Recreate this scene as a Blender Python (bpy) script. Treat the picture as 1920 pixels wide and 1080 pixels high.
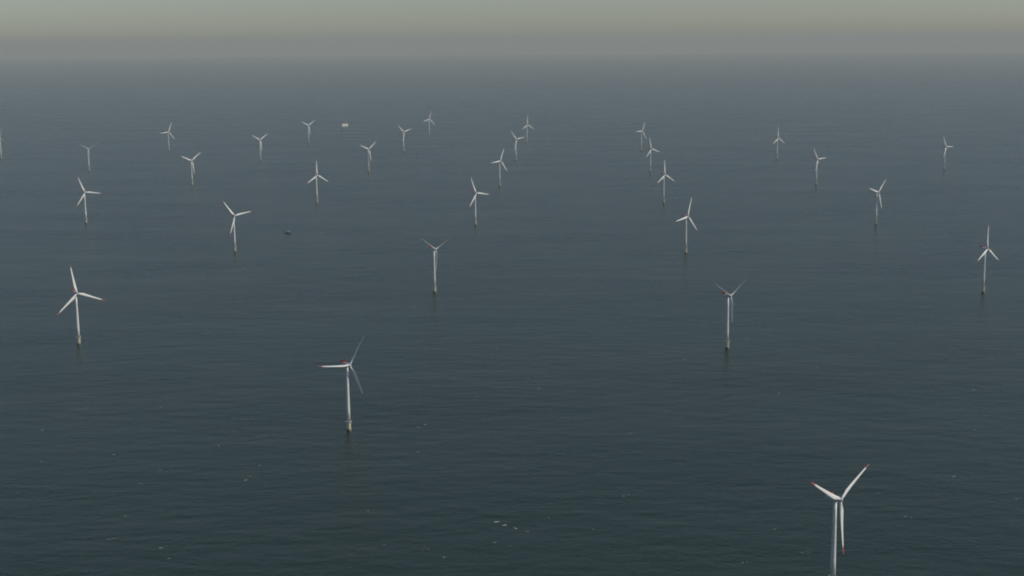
import bpy, bmesh, math, random
from math import radians as R, sin, cos, pi, tan
from mathutils import Vector, Matrix, noise

sc = bpy.context.scene
col = sc.collection
for o in list(bpy.data.objects):
    bpy.data.objects.remove(o)

# ------------------------------------------------------------------ camera
CAM_H = 396.9
PITCH, ROLL = R(10.041), R(-0.40)
FPX = 2628.0                                     # focal length in photograph pixels (1920 wide)
cam_d = bpy.data.cameras.new('camera')
cam_d.sensor_width = 36.0
cam_d.lens = 36.0 * FPX / 1920.0
cam_d.clip_start = 1.0
cam_d.clip_end = 200000.0
cam = bpy.data.objects.new('camera', cam_d)
col.objects.link(cam)
FW = Vector((0, cos(PITCH), -sin(PITCH)))
RT0 = Vector((1, 0, 0)); UP0 = RT0.cross(FW)
RT = cos(ROLL) * RT0 + sin(ROLL) * UP0
UP = -sin(ROLL) * RT0 + cos(ROLL) * UP0
cam.matrix_world = Matrix(((RT.x, UP.x, -FW.x, 0), (RT.y, UP.y, -FW.y, 0), (RT.z, UP.z, -FW.z, CAM_H), (0, 0, 0, 1)))
sc.camera = cam

EARTH = 7.43e6                                   # earth radius with the usual refraction: the sea really drops away
def drop(x, y): return -(x * x + y * y) / (2 * EARTH)

def sea_at(px, py):
    """Point of the sea surface seen at a photograph pixel."""
    d = FW + RT * ((px - 960) / FPX) - UP * ((py - 540) / FPX)
    z = 0.0
    for _ in range(6):
        t = (z - CAM_H) / d.z
        p = Vector((0, 0, CAM_H)) + d * t
        z = drop(p.x, p.y)
    return Vector((p.x, p.y, z))

# ------------------------------------------------------------------ sky, sun, exposure
SUN_EL, SUN_ROT = R(34), R(98)                   # sun to the right and a little behind the camera
world = bpy.data.worlds.new('World'); sc.world = world; world.use_nodes = True
wn = world.node_tree
sky = wn.nodes.new('ShaderNodeTexSky'); sky.sky_type = 'NISHITA'; sky.sun_disc = False
sky.sun_elevation = SUN_EL; sky.sun_rotation = SUN_ROT
sky.altitude = 400; sky.air_density = 1.0; sky.dust_density = 0.8; sky.ozone_density = 3.6
bg = wn.nodes['Background']; bg.inputs[1].default_value = 0.113
wn.links.new(sky.outputs[0], bg.inputs[0])
sun_d = bpy.data.lights.new('sun', 'SUN'); sun_d.energy = 4.6; sun_d.angle = R(0.53); sun_d.color = (1.0, 0.93, 0.82)
sun = bpy.data.objects.new('sun', sun_d); col.objects.link(sun)
to_sun = Vector((sin(SUN_ROT) * cos(SUN_EL), cos(SUN_ROT) * cos(SUN_EL), sin(SUN_EL)))
sun.rotation_euler = to_sun.to_track_quat('Z', 'Y').to_euler()
sun.location = (0, 0, 900)
sc.view_settings.view_transform = 'Standard'
sc.view_settings.look = 'None'
sc.view_settings.gamma = 1.0
sc.view_settings.exposure = -0.60
sc.render.engine = 'CYCLES'
sc.cycles.use_denoising = True
sc.cycles.volume_bounces = 1
sc.cycles.max_bounces = 6
sc.cycles.filter_width = 1.9

# ------------------------------------------------------------------ materials
def mat(name, color, rough=0.5, noise_scale=None, amount=0.12, metallic=0.0, bump=0.0):
    m = bpy.data.materials.new(name); m.use_nodes = True
    nt = m.node_tree; b = nt.nodes['Principled BSDF']
    b.inputs['Base Color'].default_value = (*color, 1)
    b.inputs['Roughness'].default_value = rough
    b.inputs['Metallic'].default_value = metallic
    if noise_scale:
        tc = nt.nodes.new('ShaderNodeTexCoord')
        nz = nt.nodes.new('ShaderNodeTexNoise'); nz.inputs['Scale'].default_value = noise_scale; nz.inputs['Detail'].default_value = 5
        rp = nt.nodes.new('ShaderNodeValToRGB')
        rp.color_ramp.elements[0].position = 0.3; rp.color_ramp.elements[1].position = 0.7
        rp.color_ramp.elements[0].color = (*[c * (1 - amount) for c in color], 1)
        rp.color_ramp.elements[1].color = (*[min(1, c * (1 + amount * 0.5)) for c in color], 1)
        nt.links.new(tc.outputs['Object'], nz.inputs['Vector'])
        nt.links.new(nz.outputs['Fac'], rp.inputs['Fac'])
        oi = nt.nodes.new('ShaderNodeObjectInfo')          # no two painted pieces have weathered quite alike
        mr = nt.nodes.new('ShaderNodeMapRange'); mr.inputs['To Min'].default_value = 0.90; mr.inputs['To Max'].default_value = 1.04
        hs = nt.nodes.new('ShaderNodeHueSaturation')
        nt.links.new(oi.outputs['Random'], mr.inputs['Value']); nt.links.new(mr.outputs['Result'], hs.inputs['Value'])
        nt.links.new(rp.outputs['Color'], hs.inputs['Color']); nt.links.new(hs.outputs['Color'], b.inputs['Base Color'])
        if bump:
            bp = nt.nodes.new('ShaderNodeBump'); bp.inputs['Strength'].default_value = bump
            nt.links.new(nz.outputs['Fac'], bp.inputs['Height']); nt.links.new(bp.outputs['Normal'], b.inputs['Normal'])
    return m

M_TOWER = mat('tower_paint', (0.74, 0.73, 0.68), 0.45, 0.25, 0.16)
M_BLADE = mat('blade_gelcoat', (0.82, 0.81, 0.77), 0.38, 0.5, 0.06)
M_NAC = mat('nacelle_paint', (0.66, 0.66, 0.63), 0.45, 0.8, 0.10)
M_HUB = mat('hub_paint', (0.50, 0.51, 0.50), 0.5, 0.8, 0.10)
M_RED = mat('signal_red', (0.48, 0.09, 0.07), 0.5, 0.8, 0.2)
M_YEL = mat('transition_yellow', (0.70, 0.62, 0.42), 0.55, 0.6, 0.2)
M_PILE = mat('wet_steel_growth', (0.035, 0.040, 0.030), 0.6, 1.2, 0.5, bump=0.3)
M_GREY = mat('galvanised_steel', (0.35, 0.36, 0.36), 0.5, 2.0, 0.2)
M_DARK = mat('dark_grey_steel', (0.08, 0.085, 0.09), 0.55, 2.0, 0.3)
M_WHITE = mat('white_paint', (0.78, 0.77, 0.73), 0.5, 0.5, 0.12)
M_HULL = mat('navy_hull', (0.04, 0.045, 0.06), 0.4, 1.0, 0.3)
M_DECK = mat('deck_grey', (0.16, 0.17, 0.17), 0.7, 2.0, 0.3)
M_GLASS = mat('dark_glass', (0.015, 0.02, 0.025), 0.1)

def sea_material():
    m = bpy.data.materials.new('sea_water'); m.use_nodes = True
    nt = m.node_tree; L = nt.links; b = nt.nodes['Principled BSDF']
    b.inputs['IOR'].default_value = 1.333
    tc = nt.nodes.new('ShaderNodeTexCoord')
    def wave(scale_m, stretch, ang, detail, seed):
        mp = nt.nodes.new('ShaderNodeMapping')
        mp.inputs['Rotation'].default_value = (0, 0, ang)
        mp.inputs['Location'].default_value = (seed * 13.7, seed * 5.1, 0)
        mp.inputs['Scale'].default_value = (1 / (scale_m * stretch), 1 / scale_m, 1)
        nz = nt.nodes.new('ShaderNodeTexNoise'); nz.noise_dimensions = '2D'
        nz.inputs['Scale'].default_value = 1.0; nz.inputs['Detail'].default_value = detail; nz.inputs['Roughness'].default_value = 0.55
        L.new(tc.outputs['Object'], mp.inputs['Vector']); L.new(mp.outputs['Vector'], nz.inputs['Vector'])
        return nz.outputs['Fac']
    WD = R(-43)
    def mul(a, k):
        n = nt.nodes.new('ShaderNodeMath'); n.operation = 'MULTIPLY'; n.inputs[1].default_value = k; L.new(a, n.inputs[0]); return n.outputs[0]
    def add(a, c):
        n = nt.nodes.new('ShaderNodeMath'); n.operation = 'ADD'; L.new(a, n.inputs[0]); L.new(c, n.inputs[1]); return n.outputs[0]
    h = add(add(mul(wave(34, 2.6, WD + 0.25, 2, 1), 2.1), mul(wave(13, 2.2, WD, 3, 2), 1.3)), add(mul(wave(4.0, 1.6, WD - 0.3, 4, 3), 0.75), mul(wave(1.3, 1.4, WD + 0.4, 2, 6), 0.36)))
    bp = nt.nodes.new('ShaderNodeBump'); bp.inputs['Strength'].default_value = 1.0; bp.inputs['Distance'].default_value = 1.0
    L.new(h, bp.inputs['Height']); L.new(bp.outputs['Normal'], b.inputs['Normal'])
    # broad patches of silt and plankton tint the water, wind streaks change its gloss
    patch = wave(420, 2.0, R(20), 3, 4)
    rp = nt.nodes.new('ShaderNodeValToRGB')
    rp.color_ramp.elements[0].position = 0.3; rp.color_ramp.elements[1].position = 0.7
    rp.color_ramp.elements[0].color = (0.002, 0.016, 0.009, 1); rp.color_ramp.elements[1].color = (0.004, 0.022, 0.012, 1)
    L.new(patch, rp.inputs['Fac']); L.new(rp.outputs['Color'], b.inputs['Base Color'])
    streak = wave(120, 3.5, WD + 1.2, 4, 5)
    mr = nt.nodes.new('ShaderNodeMapRange'); mr.inputs['To Min'].default_value = 0.20; mr.inputs['To Max'].default_value = 0.32
    L.new(streak, mr.inputs['Value']); L.new(mr.outputs['Result'], b.inputs['Roughness'])
    return m
M_SEA = sea_material()

def foam_material(name, c):
    m = mat(name, (c, c * 1.02, c), 0.9, 1.5, 0.5)
    nt = m.node_tree; b = nt.nodes['Principled BSDF']     # thin broken foam lets the water show through
    tc = nt.nodes.new('ShaderNodeTexCoord'); nz = nt.nodes.new('ShaderNodeTexNoise'); nz.inputs['Scale'].default_value = 1.1; nz.inputs['Detail'].default_value = 4
    mr = nt.nodes.new('ShaderNodeMapRange'); mr.inputs['From Min'].default_value = 0.35; mr.inputs['From Max'].default_value = 0.62
    mr.inputs['To Min'].default_value = 0.12; mr.inputs['To Max'].default_value = 0.85
    nt.links.new(tc.outputs['Object'], nz.inputs['Vector']); nt.links.new(nz.outputs['Fac'], mr.inputs['Value']); nt.links.new(mr.outputs['Result'], b.inputs['Alpha'])
    return m
M_FOAM = foam_material('sea_foam', 0.44)
M_FRESH = foam_material('fresh_foam', 0.72)

# ------------------------------------------------------------------ helpers
def tag(o, label=None, cat=None, group=None, kind=None):
    if label: o['label'] = label
    if cat: o['category'] = cat
    if group: o['group'] = group
    if kind: o['kind'] = kind
    return o

def mesh_of(name, bm, m, smooth=False, autosmooth=None):
    bmesh.ops.recalc_face_normals(bm, faces=bm.faces)
    me = bpy.data.meshes.new(name); bm.to_mesh(me); bm.free()
    me.materials.append(m)
    if smooth:
        for p in me.polygons: p.use_smooth = True
    return me

def link(name, me, parent=None, M=None):
    o = bpy.data.objects.new(name, me); col.objects.link(o)
    if parent: o.parent = parent
    if M is not None: o.matrix_local = M
    return o

def empty(name, loc, rz=0.0):
    o = bpy.data.objects.new(name, None); col.objects.link(o)
    o.location = loc; o.rotation_euler = (0, 0, rz); o.empty_display_size = 2
    return o

def add_box(bm, c, s, rot=None, bevel=0.0):
    M = Matrix.Translation(c) @ (rot or Matrix()) @ Matrix.Diagonal((*s, 1))
    r = bmesh.ops.create_cube(bm, size=1.0, matrix=M)
    if bevel:
        es = list({e for v in r['verts'] for e in v.link_edges})
        bmesh.ops.bevel(bm, geom=es, offset=bevel, segments=2, affect='EDGES', profile=0.5)

def add_bar(bm, a, b, r, seg=6):
    a = Vector(a); b = Vector(b); d = b - a
    M = Matrix.Translation((a + b) / 2) @ d.to_track_quat('Z', 'Y').to_matrix().to_4x4()
    bmesh.ops.create_cone(bm, cap_ends=True, segments=seg, radius1=r, radius2=r, depth=d.length, matrix=M)

def add_lathe(bm, prof, seg=24, M=None):
    """prof: list of (radius, z); closed at both ends."""
    M = M or Matrix()
    rings = []
    for r, z in prof:
        rings.append([bm.verts.new(M @ Vector((r * cos(2 * pi * k / seg), r * sin(2 * pi * k / seg), z))) for k in range(seg)])
    for A, B in zip(rings, rings[1:]):
        for k in range(seg):
            bm.faces.new((A[k], A[(k + 1) % seg], B[(k + 1) % seg], B[k]))
    bm.faces.new(rings[0][::-1]); bm.faces.new(rings[-1])

# ------------------------------------------------------------------ the sea
def build_sea():
    bm = bmesh.new(); seg = 96
    rad = [150 + 250 * k for k in range(40)]
    while rad[-1] < 90000: rad.append(rad[-1] * 1.035)
    c = bm.verts.new((0, 0, 0)); prev = None
    for r in rad:
        z = drop(r, 0)
        ring = [bm.verts.new((r * cos(2 * pi * k / seg), r * sin(2 * pi * k / seg), z)) for k in range(seg)]
        for k in range(seg):
            if prev is None: bm.faces.new((c, ring[k], ring[(k + 1) % seg]))
            else: bm.faces.new((prev[k], ring[k], ring[(k + 1) % seg], prev[(k + 1) % seg]))
        prev = ring
    me = mesh_of('sea', bm, M_SEA, True)
    o = link('sea', me)
    tag(o, 'dark grey green open sea with small wind ripples', 'sea', kind='structure')
build_sea()

# ------------------------------------------------------------------ wind turbine meshes (hub height 70 m, rotor 80 m)
HUB_Z, OVERHANG, TILT = 70.0, 4.5, R(-5)

def loft_blade(r0, r1, n, name, m):
    tab = [  # radius, chord, thickness, twist deg, chord offset (share of chord ahead of the axis)
        (1.0, 1.9, 1.9, 12, 0.50), (3.0, 2.0, 1.85, 13, 0.48), (6.0, 3.1, 1.25, 13, 0.36), (8.5, 3.55, 0.95, 11, 0.31),
        (12.0, 3.2, 0.72, 8, 0.30), (18.0, 2.55, 0.50, 5, 0.30), (24.0, 2.05, 0.36, 3, 0.30), (30.0, 1.6, 0.26, 1.5, 0.30),
        (36.0, 1.15, 0.17, 0.3, 0.31), (39.2, 0.75, 0.11, -0.3, 0.35), (39.8, 0.42, 0.07, -0.4, 0.42), (40.0, 0.12, 0.03, -0.4, 0.5)]
    def at(r):
        for A, B in zip(tab, tab[1:]):
            if r <= B[0]:
                t = (r - A[0]) / (B[0] - A[0]); return [A[i] + (B[i] - A[i]) * t for i in range(1, 5)]
        return list(tab[-1][1:])
    K = 14
    bm = bmesh.new(); rings = []
    rs = [r0 + (r1 - r0) * i / (n - 1) for i in range(n)]
    if r1 >= 40: rs = rs[:-1] + [39.2, 39.7, 40.0]
    for r in rs:
        ch, th, tw, off = at(r); tw = R(tw)
        bend = -1.1 * (max(0, r - 6) / 34.0) ** 2          # pre-bend upwind
        round_ = max(0, min(1, (6.0 - r) / 3.5))
        ring = []
        for k in range(K):
            a = 2 * pi * k / K
            cx = 0.5 + 0.5 * cos(a)                        # 1 = leading edge
            air = 0.5 * th * sin(a) * (0.35 + 0.65 * cx ** 0.6) * 1.25
            cyl = 0.5 * th * sin(a)
            x = (cx - (1 - off)) * ch
            y = air * (1 - round_) + cyl * round_
            ring.append(bm.verts.new((x * cos(tw) - y * sin(tw), x * sin(tw) + y * cos(tw) + bend, r)))
        rings.append(ring)
    for A, B in zip(rings, rings[1:]):
        for k in range(K):
            bm.faces.new((A[k], A[(k + 1) % K], B[(k + 1) % K], B[k]))
    bm.faces.new(rings[0]); bm.faces.new(rings[-1])
    return mesh_of(name, bm, m, True)

ME = {}
ME['blade'] = loft_blade(1.0, 35.0, 20, 'blade', M_BLADE)
ME['tip'] = loft_blade(35.0, 40.0, 6, 'red_tip', M_RED)

bm = bmesh.new(); add_lathe(bm, [(2.1, -0.7), (2.1, 2.3)], 24); ME['pile'] = mesh_of('monopile', bm, M_PILE, False)
bm = bmesh.new(); add_lathe(bm, [(2.28, 2.0), (2.28, 9.3)], 24); ME['tp'] = mesh_of('transition_piece', bm, M_YEL, False)
bm = bmesh.new(); add_lathe(bm, [(3.6, 9.3), (3.6, 9.65)], 16); ME['plat'] = mesh_of('work_platform', bm, M_GREY)
bm = bmesh.new()
for k in range(16):
    a0, a1 = 2 * pi * k / 16, 2 * pi * (k + 1) / 16
    p0 = Vector((3.5 * cos(a0), 3.5 * sin(a0), 9.65)); p1 = Vector((3.5 * cos(a1), 3.5 * sin(a1), 9.65))
    add_bar(bm, p0, p0 + Vector((0, 0, 1.1)), 0.05, 4)
    add_bar(bm, p0 + Vector((0, 0, 1.1)), p1 + Vector((0, 0, 1.1)), 0.05, 4)
    add_bar(bm, p0 + Vector((0, 0, 0.55)), p1 + Vector((0, 0, 0.55)), 0.04, 4)
ME['rail'] = mesh_of('railing', bm, M_WHITE)
bm = bmesh.new()
for s in (-1, 1):
    add_bar(bm, (s * 0.6, -3.0, -0.6), (s * 0.6, -3.0, 9.4), 0.16, 8)
for k in range(16):
    add_bar(bm, (-0.6, -3.0, 0.2 + k * 0.58), (0.6, -3.0, 0.2 + k * 0.58), 0.05, 4)
for z in (1.5, 5.0, 8.5):
    for s in (-1, 1): add_bar(bm, (s * 0.6, -3.0, z), (s * 0.5, -1.9, z), 0.12, 6)
ME['ladder'] = mesh_of('boat_landing', bm, M_YEL)
def tower_r(z): return 2.05 + (1.2 - 2.05) * (z - 9.6) / (68.0 - 9.6)
bm = bmesh.new(); add_lathe(bm, [(tower_r(z), z) for z in (9.65, 24, 38, 53, 68.0)], 32)
ME['tower'] = mesh_of('tower', bm, M_TOWER, True)
for i, z in enumerate((24, 45)):
    bm = bmesh.new(); add_lathe(bm, [(tower_r(z) + 0.05, z - 0.12), (tower_r(z) + 0.05, z + 0.12)], 32)
    ME['flange%d' % i] = mesh_of('flange', bm, M_TOWER)
bm = bmesh.new(); add_box(bm, (0.0, -2.02, 11.0), (0.95, 0.25, 2.2), None, 0.08); ME['door'] = mesh_of('door', bm, M_DARK)
# nacelle: a tapered rounded housing lying along local Y (rotor at -Y)
bm = bmesh.new()
secs = [(-2.9, 1.35, 1.35, 70.0), (-2.4, 1.65, 1.7, 70.0), (0.0, 1.75, 1.9, 70.0), (5.0, 1.7, 1.85, 70.1), (7.6, 1.5, 1.55, 70.3), (8.0, 1.25, 1.2, 70.4)]
rings = []
for y, hw, hh, zc in secs:
    ring = []
    for k in range(20):
        a = 2 * pi * k / 20; c_, s_ = cos(a), sin(a)
        ring.append(bm.verts.new((hw * math.copysign(abs(c_) ** 0.45, c_), y, zc + hh * math.copysign(abs(s_) ** 0.45, s_))))
    rings.append(ring)
for A, B in zip(rings, rings[1:]):
    for k in range(20): bm.faces.new((A[k], A[(k + 1) % 20], B[(k + 1) % 20], B[k]))
bm.faces.new(rings[0]); bm.faces.new(rings[-1])
ME['nacelle'] = mesh_of('nacelle', bm, M_NAC, True)
bm = bmesh.new(); add_lathe(bm, [(1.45, 67.6), (1.45, 68.35)], 24); ME['yaw'] = mesh_of('yaw_ring', bm, M_HUB)
# red helicopter hoist basket on the rear of the nacelle
bm = bmesh.new()
add_box(bm, (0, 6.2, 72.25), (4.2, 5.6, 0.25))
for sx in (-2.05, 2.05): add_box(bm, (sx, 6.2, 72.95), (0.10, 5.6, 1.15))
for sy in (3.45, 8.95): add_box(bm, (0, sy, 72.95), (4.0, 0.10, 1.15))
for sx in (-1.6, 1.6):
    add_bar(bm, (sx, 8.6, 72.2), (sx * 0.6, 7.4, 70.6), 0.12, 6)
ME['hoist'] = mesh_of('hoist_platform', bm, M_RED)
bm = bmesh.new()
add_bar(bm, (0.9, 2.6, 71.6), (0.9, 2.6, 74.2), 0.06, 6); add_bar(bm, (0.5, 2.6, 74.1), (1.3, 2.6, 74.1), 0.05, 5)
add_lathe(bm, [(0.12, 74.1), (0.12, 74.4)], 8, Matrix.Translation((0.5, 2.6, 0))); add_lathe(bm, [(0.12, 74.1), (0.12, 74.4)], 8, Matrix.Translation((1.3, 2.6, 0)))
ME['sensor'] = mesh_of('wind_sensor', bm, M_DARK)
# spinner, axis along local Z pointing to -Y once placed (built about the hub centre, nose at +Z)
bm = bmesh.new(); add_lathe(bm, [(1.25, -1.65), (1.6, -1.2), (1.7, 0.0), (1.5, 0.9), (1.0, 1.5), (0.4, 1.8), (0.05, 1.85)], 24)
ME['hub'] = mesh_of('hub', bm, M_HUB, True)

def build_turbine(x, y, az, yaw, label, feather=0.0):
    t = empty('wind_turbine', (x, y, drop(x, y)), R(yaw))
    tag(t, label, 'wind turbine', 'wind turbines of the offshore wind farm')
    link('monopile', ME['pile'], t)
    tp = link('transition_piece', ME['tp'], t); link('boat_landing', ME['ladder'], tp)
    wp = link('work_platform', ME['plat'], t); link('railing', ME['rail'], wp)
    tw = link('tower', ME['tower'], t); link('flange', ME['flange0'], tw); link('flange', ME['flange1'], tw); link('door', ME['door'], tw)
    nc = link('nacelle', ME['nacelle'], t)
    link('yaw_ring', ME['yaw'], nc); link('hoist_platform', ME['hoist'], nc); link('wind_sensor', ME['sensor'], nc)
    H = Matrix.Translation((0, -OVERHANG, HUB_Z)) @ Matrix.Rotation(TILT, 4, 'X')
    link('hub', ME['hub'], t, H @ Matrix.Rotation(R(90), 4, 'X'))
    for k in range(3):
        Mb = H @ Matrix.Rotation(R(az + 120 * k), 4, 'Y') @ Matrix.Rotation(R(feather), 4, 'Z')
        b = link('blade', ME['blade'], t, Mb)
        link('red_tip', ME['tip'], b)
    return t

# position, rotor azimuth, nacelle yaw, feathered blade pitch, what singles the turbine out
TURBINES = [
    (232, 968, 60.9, 40.9, 0, 'nearest wind turbine, its white tower cut off by the bottom edge of the picture'),
    (-170, 1403, 36.7, 44.2, 60, 'second nearest wind turbine, thin feathered blades with one pointing level to the left'),
    (-580, 1834, 111.2, 41.7, 0, 'large bright wind turbine near the left edge, closest of those on the left'),
    (279, 1781, 61.4, 44.2, 60, 'wind turbine with thin feathered blades in a V, third nearest, standing right of centre'),
    (-124, 2209, 64.5, 45.4, 60, 'wind turbine with thin feathered blades in a V at the middle of the picture'),
    (742, 2173, 5.1, 42.2, 0, 'white wind turbine with one blade straight up, closest to the right edge of the picture'),
    (-532, 2666, 82.2, 42.6, 0, 'white wind turbine standing left of the small dark boat'),
    (-952, 3115, 98.5, 41.9, 0, 'wind turbine behind the large bright one at left, one blade level to the right'),
    (-79, 3039, 99.2, 42.9, 0, 'wind turbine behind the feathered one at the middle, one blade level to the right'),
    (327, 2607, 20.7, 42.8, 0, 'wind turbine at the near end of the receding line of four right of centre'),
    (786, 3002, 48.1, 41.9, 0, 'wind turbine with a blade hanging right of its tower, second largest at far right'),
    (-900, 3945, 54.0, 42.7, 0, 'wind turbine with blades in a Y, right of the thin far feathered one at left'),
    (-485, 3482, 1.1, 43.4, 0, 'wind turbine with one blade straight up, standing behind the small dark boat'),
    (374, 3429, 0.1, 42.4, 0, 'second nearest wind turbine in the receding line of four right of centre'),
    (-32, 3867, 24.7, 43.4, 0, 'wind turbine at centre with one blade level to the left, one hanging to the right'),
    (423, 4259, 108.8, 43.1, 0, 'third wind turbine in the receding line of four right of centre, touching the farthest one'),
    (838, 3843, 87.3, 43.4, 0, 'far wind turbine on the right with one blade running down its tower'),
    (1318, 4263, 93.9, 42.8, 0, 'far wind turbine nearest the right edge, small blade level to the right'),
    (888, 4686, 1.9, 42.6, 0, 'farthest wind turbine on the right side, one blade straight up'),
    (474, 5110, 29.1, 43.0, 0, 'farthest wind turbine of the receding line of four right of centre'),
    (63, 5549, 2.0, 43.2, 0, 'small far wind turbine at centre with one blade straight up, rearmost of the centre line'),
    (16, 4712, 81.1, 43.1, 0, 'small wind turbine at centre just left of the rearmost one there'),
    (-348, 5996, 17.1, 43.2, 0, 'farthest wind turbine of all, highest in the picture'),
    (-393, 5141, 73.5, 43.1, 0, 'small wind turbine just in front of the highest one, right of the white substation'),
    (-440, 4325, 53.2, 43.3, 0, 'wind turbine with blades in a Y standing in front and right of the white substation'),
    (-805, 5596, 57.2, 42.9, 0, 'small far wind turbine immediately left of the white substation'),
    (-854, 4779, 58.0, 43.2, 0, 'wind turbine with blades in a Y, second to the left of the white substation'),
    (-1278, 5248, 23.8, 42.9, 0, 'small far wind turbine at left with one blade up, one level to the left'),
    (-1330, 4416, 58.8, 44.3, 60, 'small far wind turbine with thin faint feathered blades near the left edge'),
    (-1785, 4914, 9.6, 42.9, 50, 'far wind turbine half cut off by the left edge of the picture'),
]
for x, y, az, yaw, fe, label in TURBINES:
    build_turbine(x, y, az, yaw, label, fe)

# ------------------------------------------------------------------ offshore substation
def build_substation():
    p = sea_at(646, 242)
    t = empty('offshore_substation', (p.x, p.y, p.z), R(30))
    tag(t, 'white box shaped offshore substation with red deck edge on dark legs', 'substation')
    for sx in (-10, 10):
        for sy in (-6, 6):
            bm = bmesh.new(); add_lathe(bm, [(1.1, -0.7), (1.0, 12.0)], 16); link('leg', mesh_of('leg', bm, M_GREY, True), t, Matrix.Translation((sx, sy, 0)))
    for sy in (-6, 6):
        for s in (1, -1):
            bm = bmesh.new(); add_bar(bm, (-10 * s, sy, 2), (10 * s, sy, 10.5), 0.4, 8); link('brace', mesh_of('brace', bm, M_GREY), t)
    for sx in (-10, 10):
        for s in (1, -1):
            bm = bmesh.new(); add_bar(bm, (sx, -6 * s, 2), (sx, 6 * s, 10.5), 0.4, 8); link('brace', mesh_of('brace', bm, M_GREY), t)
    bm = bmesh.new(); add_box(bm, (0, 0, 12.6), (31, 17, 1.2), None, 0.15); link('cellar_deck', mesh_of('cellar_deck', bm, M_GREY), t)
    bm = bmesh.new(); add_box(bm, (0, 0, 19.2), (30, 15.6, 12.0), None, 0.25); w = link('module', mesh_of('module', bm, M_WHITE), t)
    for i in range(6):
        bm = bmesh.new(); add_box(bm, (-13.5 + i * 5.4, -7.88, 19.2), (0.25, 0.16, 11.4)); link('rib', mesh_of('rib', bm, M_WHITE), w)
    for i in range(5):
        bm = bmesh.new(); add_box(bm, (-10.8 + i * 5.4, -7.85, 22.6), (2.6, 0.12, 1.5)); link('louvre', mesh_of('louvre', bm, M_GREY), w)
    bm = bmesh.new(); add_box(bm, (6, -7.85, 14.9), (2.0, 0.14, 2.6)); link('door', mesh_of('door', bm, M_DARK), w)
    bm = bmesh.new(); add_box(bm, (0, 0, 25.55), (31, 16.5, 0.9), None, 0.1); link('roof_deck', mesh_of('roof_deck', bm, M_RED), t)
    bm = bmesh.new(); add_lathe(bm, [(7.2, 27.2), (7.6, 27.6)], 8, Matrix.Translation((-4.5, 0, 0)))
    hd = link('helicopter_deck', mesh_of('helicopter_deck', bm, M_DECK), t)
    for k in range(4):
        a = pi / 4 + k * pi / 2
        bm = bmesh.new(); add_bar(bm, (-4.5 + 5 * cos(a), 5 * sin(a), 25.85), (-4.5 + 6 * cos(a), 6 * sin(a), 27.3), 0.3, 8); link('deck_support', mesh_of('deck_support', bm, M_GREY), hd)
    bm = bmesh.new(); add_bar(bm, (10, 5, 25.8), (10, 5, 31.5), 0.6, 10); add_bar(bm, (10, 5, 31.2), (4, 1, 33.5), 0.3, 8); link('crane', mesh_of('crane', bm, M_YEL), t)
    bm = bmesh.new(); add_bar(bm, (12, -7, 25.8), (12, -7, 34), 0.12, 6); link('mast', mesh_of('mast', bm, M_GREY), t)
build_substation()

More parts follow.
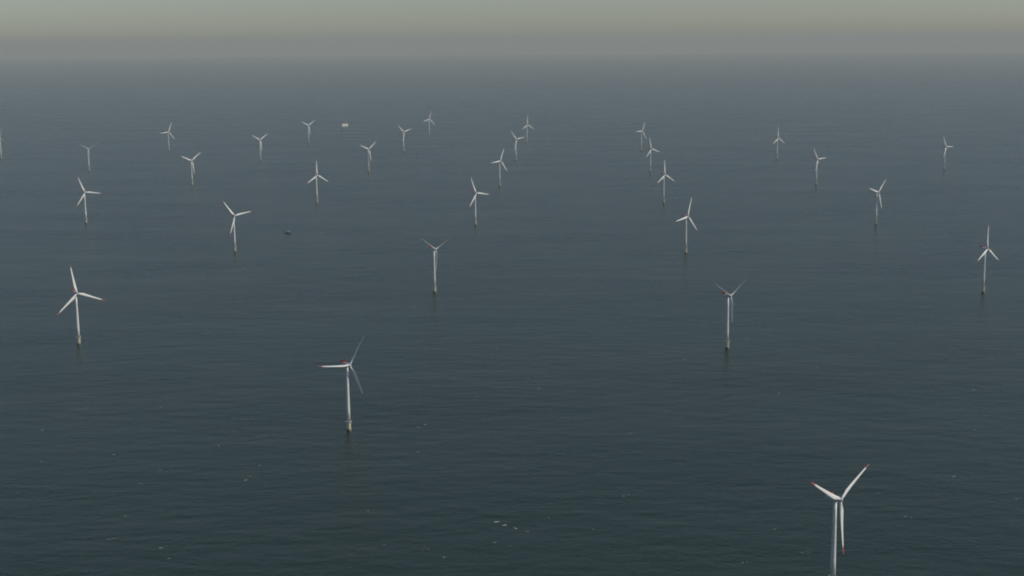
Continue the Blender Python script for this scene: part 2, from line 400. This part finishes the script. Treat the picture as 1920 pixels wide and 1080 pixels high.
# ------------------------------------------------------------------ small service boat and its wake
def build_boat():
    p = sea_at(539, 437)
    t = empty('service_boat', (p.x, p.y, p.z), R(-6))
    tag(t, 'small dark hulled service boat with white wheelhouse on the open water', 'boat')
    # hull along +X
    secs = [(-6.5, 1.9, 1.35, 0.0), (-4, 2.05, 1.35, 0.0), (0, 2.1, 1.45, 0.0), (3, 1.8, 1.7, 0.05), (5.2, 1.0, 2.0, 0.2), (6.7, 0.12, 2.3, 0.6)]
    bm = bmesh.new(); rings = []
    for x, hw, top, keel in secs:
        pts = [(-hw, top), (-hw * 0.96, 0.5), (-hw * 0.6, -0.25 + keel), (0, -0.5 + keel), (hw * 0.6, -0.25 + keel), (hw * 0.96, 0.5), (hw, top)]
        rings.append([bm.verts.new((x, y, z)) for y, z in pts])
    for A, B in zip(rings, rings[1:]):
        for k in range(6): bm.faces.new((A[k], A[k + 1], B[k + 1], B[k]))
    bm.faces.new(rings[0]); bm.faces.new(rings[-1])
    hull = link('hull', mesh_of('hull', bm, M_HULL), t)
    bm = bmesh.new(); prev = None
    for x, hw, top, keel in secs:
        cur = (bm.verts.new((x, -hw + 0.05, top - 0.35)), bm.verts.new((x, hw - 0.05, top - 0.35)))
        if prev: bm.faces.new((prev[0], cur[0], cur[1], prev[1]))
        prev = cur
    link('deck', mesh_of('deck', bm, M_DECK), t)
    bm = bmesh.new()
    for A, B in zip(secs, secs[1:]):
        for s in (-1, 1): add_bar(bm, (A[0], s * A[1], A[2]), (B[0], s * B[1], B[2]), 0.14, 6)
    add_bar(bm, (-6.5, -1.9, 1.35), (-6.5, 1.9, 1.35), 0.14, 6)
    link('fender', mesh_of('fender', bm, M_DARK), hull)
    bm = bmesh.new()
    lo = [(-0.6, 1.55), (3.4, 1.35)]
    v = []
    for z, k, dx in ((1.1, 1.0, 0.0), (2.3, 0.97, -0.1), (3.7, 0.88, -0.5)):
        v.append([bm.verts.new(q) for q in ((-0.6, -1.55 * k, z), (3.4 + dx, -1.3 * k, z), (3.4 + dx, 1.3 * k, z), (-0.6, 1.55 * k, z))])
    for A, B in zip(v, v[1:]):
        for k in range(4): bm.faces.new((A[k], A[(k + 1) % 4], B[(k + 1) % 4], B[k]))
    bm.faces.new(v[0]); bm.faces.new(v[-1])
    wh = link('wheelhouse', mesh_of('wheelhouse', bm, M_WHITE), t); wh.location.x = 1.0
    bm = bmesh.new(); add_box(bm, (1.2, 0, 3.8), (4.4, 3.1, 0.16), None, 0.05); link('roof', mesh_of('roof', bm, M_WHITE), wh)
    for sy in (-1, 1):
        for k in range(3):
            bm = bmesh.new(); add_box(bm, (0.2 + k * 1.15, sy * (1.44 - 0.055 * k), 2.95), (0.9, 0.14, 0.75)); link('window', mesh_of('window', bm, M_GLASS), wh)
    bm = bmesh.new(); add_box(bm, (3.12, 0, 2.95), (0.12, 2.0, 0.75), Matrix.Rotation(R(-16), 4, 'Y')); link('window', mesh_of('window', bm, M_GLASS), wh)
    bm = bmesh.new(); add_bar(bm, (0.4, 0, 3.85), (0.2, 0, 6.4), 0.07, 6); add_bar(bm, (0.3, -0.8, 5.2), (0.3, 0.8, 5.2), 0.05, 5); link('mast', mesh_of('mast', bm, M_GREY), t)
    bm = bmesh.new()
    for a, b in zip(secs[2:], secs[3:]):
        for s in (-1, 1):
            add_bar(bm, (a[0], s * a[1] * 0.95, a[2] + 0.8), (b[0], s * b[1] * 0.95, b[2] + 0.8), 0.035, 4)
            add_bar(bm, (b[0], s * b[1] * 0.95, b[2]), (b[0], s * b[1] * 0.95, b[2] + 0.8), 0.035, 4)
    link('bow_rail', mesh_of('bow_rail', bm, M_GREY), t)
    return p
boat_p = build_boat()

# ------------------------------------------------------------------ foam
rng = random.Random(7)
def add_foam(bm, x, y, length, width, ang, hgt=0.12, z=0.02):
    """A low ragged mound of foam lying on the water."""
    n = 14; c, s = cos(ang), sin(ang); z += drop(x, y)
    top = bm.verts.new((x, y, z + hgt))
    inner, outer = [], []
    ph = rng.uniform(0, 10)
    for k in range(n):
        a = 2 * pi * k / n
        j = 0.62 + 0.38 * noise.noise(Vector((cos(a) * 1.7 + ph, sin(a) * 1.7, ph)))
        for lst, f, zz in ((inner, 0.55, z + hgt * 0.7), (outer, 1.0, z - 0.03)):
            u, v = cos(a) * length * 0.5 * f * j * 1.4, sin(a) * width * 0.5 * f * j * 1.4
            lst.append(bm.verts.new((x + u * c - v * s, y + u * s + v * c, zz)))
    for k in range(n):
        q = (k + 1) % n
        bm.faces.new((top, inner[k], inner[q])); bm.faces.new((inner[k], outer[k], outer[q], inner[q]))

SEEN = [(78, 865, 3), (213, 852, 3), (300, 881, 2.5), (263, 906, 3), (461, 900, 4), (470, 893, 3), (303, 1027, 3.5), (317, 1047, 3.5),
        (235, 967, 2.5), (784, 801, 3.6), (797, 796, 4), (784, 848, 2.5), (836, 635, 3), (932, 653, 3), (990, 710, 2.5), (851, 711, 2.5), (1026, 541, 4),
        (774, 575, 4), (1283, 674, 4), (1400, 636, 3), (1461, 737, 3.4), (1248, 770, 2.8), (1183, 812, 2.4), (1532, 689, 3), (1826, 731, 4), (1789, 893, 3.4),
        (1828, 806, 3), (1169, 930, 4), (1178, 928, 3), (1648, 925, 2.4), (1697, 968, 3.2), (1504, 1036, 2.4), (1516, 1035, 2), (1452, 992, 2.2), (1392, 1055, 2),
        (1030, 945, 2.4), (1028, 970, 2.4), (1112, 992, 2.8), (928, 1017, 3), (833, 1045, 3.4), (720, 1022, 2.2), (803, 1030, 2), (485, 819, 2.6),
        (487, 873, 2.6), (440, 810, 4), (660, 1040, 2), (410, 835, 2.4), (350, 580, 3.4), (745, 590, 3), (1010, 728, 3), (1080, 515, 3.4), (805, 397, 4.5),
        (1012, 431, 4), (1673, 491, 4), (1905, 935, 3), (120, 610, 3), (255, 470, 4), (80, 806, 3), (300, 765, 2.4), (1550, 690, 2.4), (690, 958, 2.2), (50, 775, 2.6)]
bm = bmesh.new()
for px, py, L_ in SEEN:
    p = sea_at(px, py)
    add_foam(bm, p.x, p.y, L_ * rng.uniform(0.8, 1.2), L_ * rng.uniform(0.55, 0.9), rng.uniform(-0.5, 0.9))
    for _ in range(rng.randint(0, 3)):
        add_foam(bm, p.x + rng.uniform(-4, 6), p.y + rng.uniform(-4, 4), rng.uniform(0.6, 1.6), rng.uniform(0.4, 1.0), rng.uniform(-0.5, 0.9))
for _ in range(160):
    x, y = rng.uniform(-900, 900), rng.uniform(800, 3200)
    L_ = rng.uniform(0.5, 1.7)
    add_foam(bm, x, y, L_, L_ * rng.uniform(0.4, 0.9), rng.uniform(-0.5, 0.9), 0.06)
p = sea_at(211, 1010)
for k in range(7):
    add_foam(bm, p.x - 3.5 + k * 1.2, p.y + (k - 3) * 0.55, 1.9, 0.9, 0.3)
tag(link('whitecaps', mesh_of('whitecaps', bm, M_FOAM, True)), 'scattered small flecks of white foam on the dark sea', 'foam', kind='stuff')

bm = bmesh.new()
for px, py, L_, n in ((930, 979, 4.2, 7), (947, 984, 4.2, 5), (966, 990, 3.6, 4), (988, 997, 2.4, 2)):
    p = sea_at(px, py)
    for k in range(n):
        add_foam(bm, p.x + rng.gauss(0, L_ * 0.28), p.y + rng.gauss(0, L_ * 0.3), rng.uniform(0.35, 0.6) * L_, rng.uniform(0.3, 0.5) * L_, rng.uniform(-0.4, 0.8), 0.25)
tag(link('breaking_wave', mesh_of('breaking_wave', bm, M_FRESH, True)), 'brightest white breaking wave with a broken foam trail in the foreground', 'foam', kind='stuff')

bm = bmesh.new()
for k in range(16):
    d = 7 + k * 1.9
    for s in (-1, 1):
        add_foam(bm, boat_p.x - d + rng.uniform(-.5, .5), boat_p.y + 0.1 * d + s * (0.8 + d * 0.05) + rng.uniform(-.3, .3), 1.7 * (1 - k / 24), 0.8 * (1 - k / 24), 0.1, 0.05)
tag(link('boat_wake', mesh_of('boat_wake', bm, M_FOAM, True)), 'faint foam wake trailing left behind the small dark boat', 'foam', kind='stuff')

# ------------------------------------------------------------------ haze
def build_haze():
    bm = bmesh.new()
    top, low = CAM_H + 90, drop(94000, 0) - 1.0
    add_box(bm, (0, 0, (top + low) / 2), (190000, 190000, top - low))
    m = bpy.data.materials.new('sea_haze'); m.use_nodes = True
    nt = m.node_tree
    for n in list(nt.nodes):
        if n.type != 'OUTPUT_MATERIAL': nt.nodes.remove(n)
    out = nt.nodes['Material Output']
    v = nt.nodes.new('ShaderNodeVolumePrincipled')
    v.inputs['Color'].default_value = (0.66, 0.68, 0.62, 1)
    v.inputs['Density'].default_value = 4.5e-5
    v.inputs['Anisotropy'].default_value = 0.0
    nt.links.new(v.outputs[0], out.inputs['Volume'])
    o = link('haze', mesh_of('haze', bm, m))
    tag(o, 'pale grey haze over the sea that thickens towards the horizon', 'haze', kind='stuff')
build_haze()
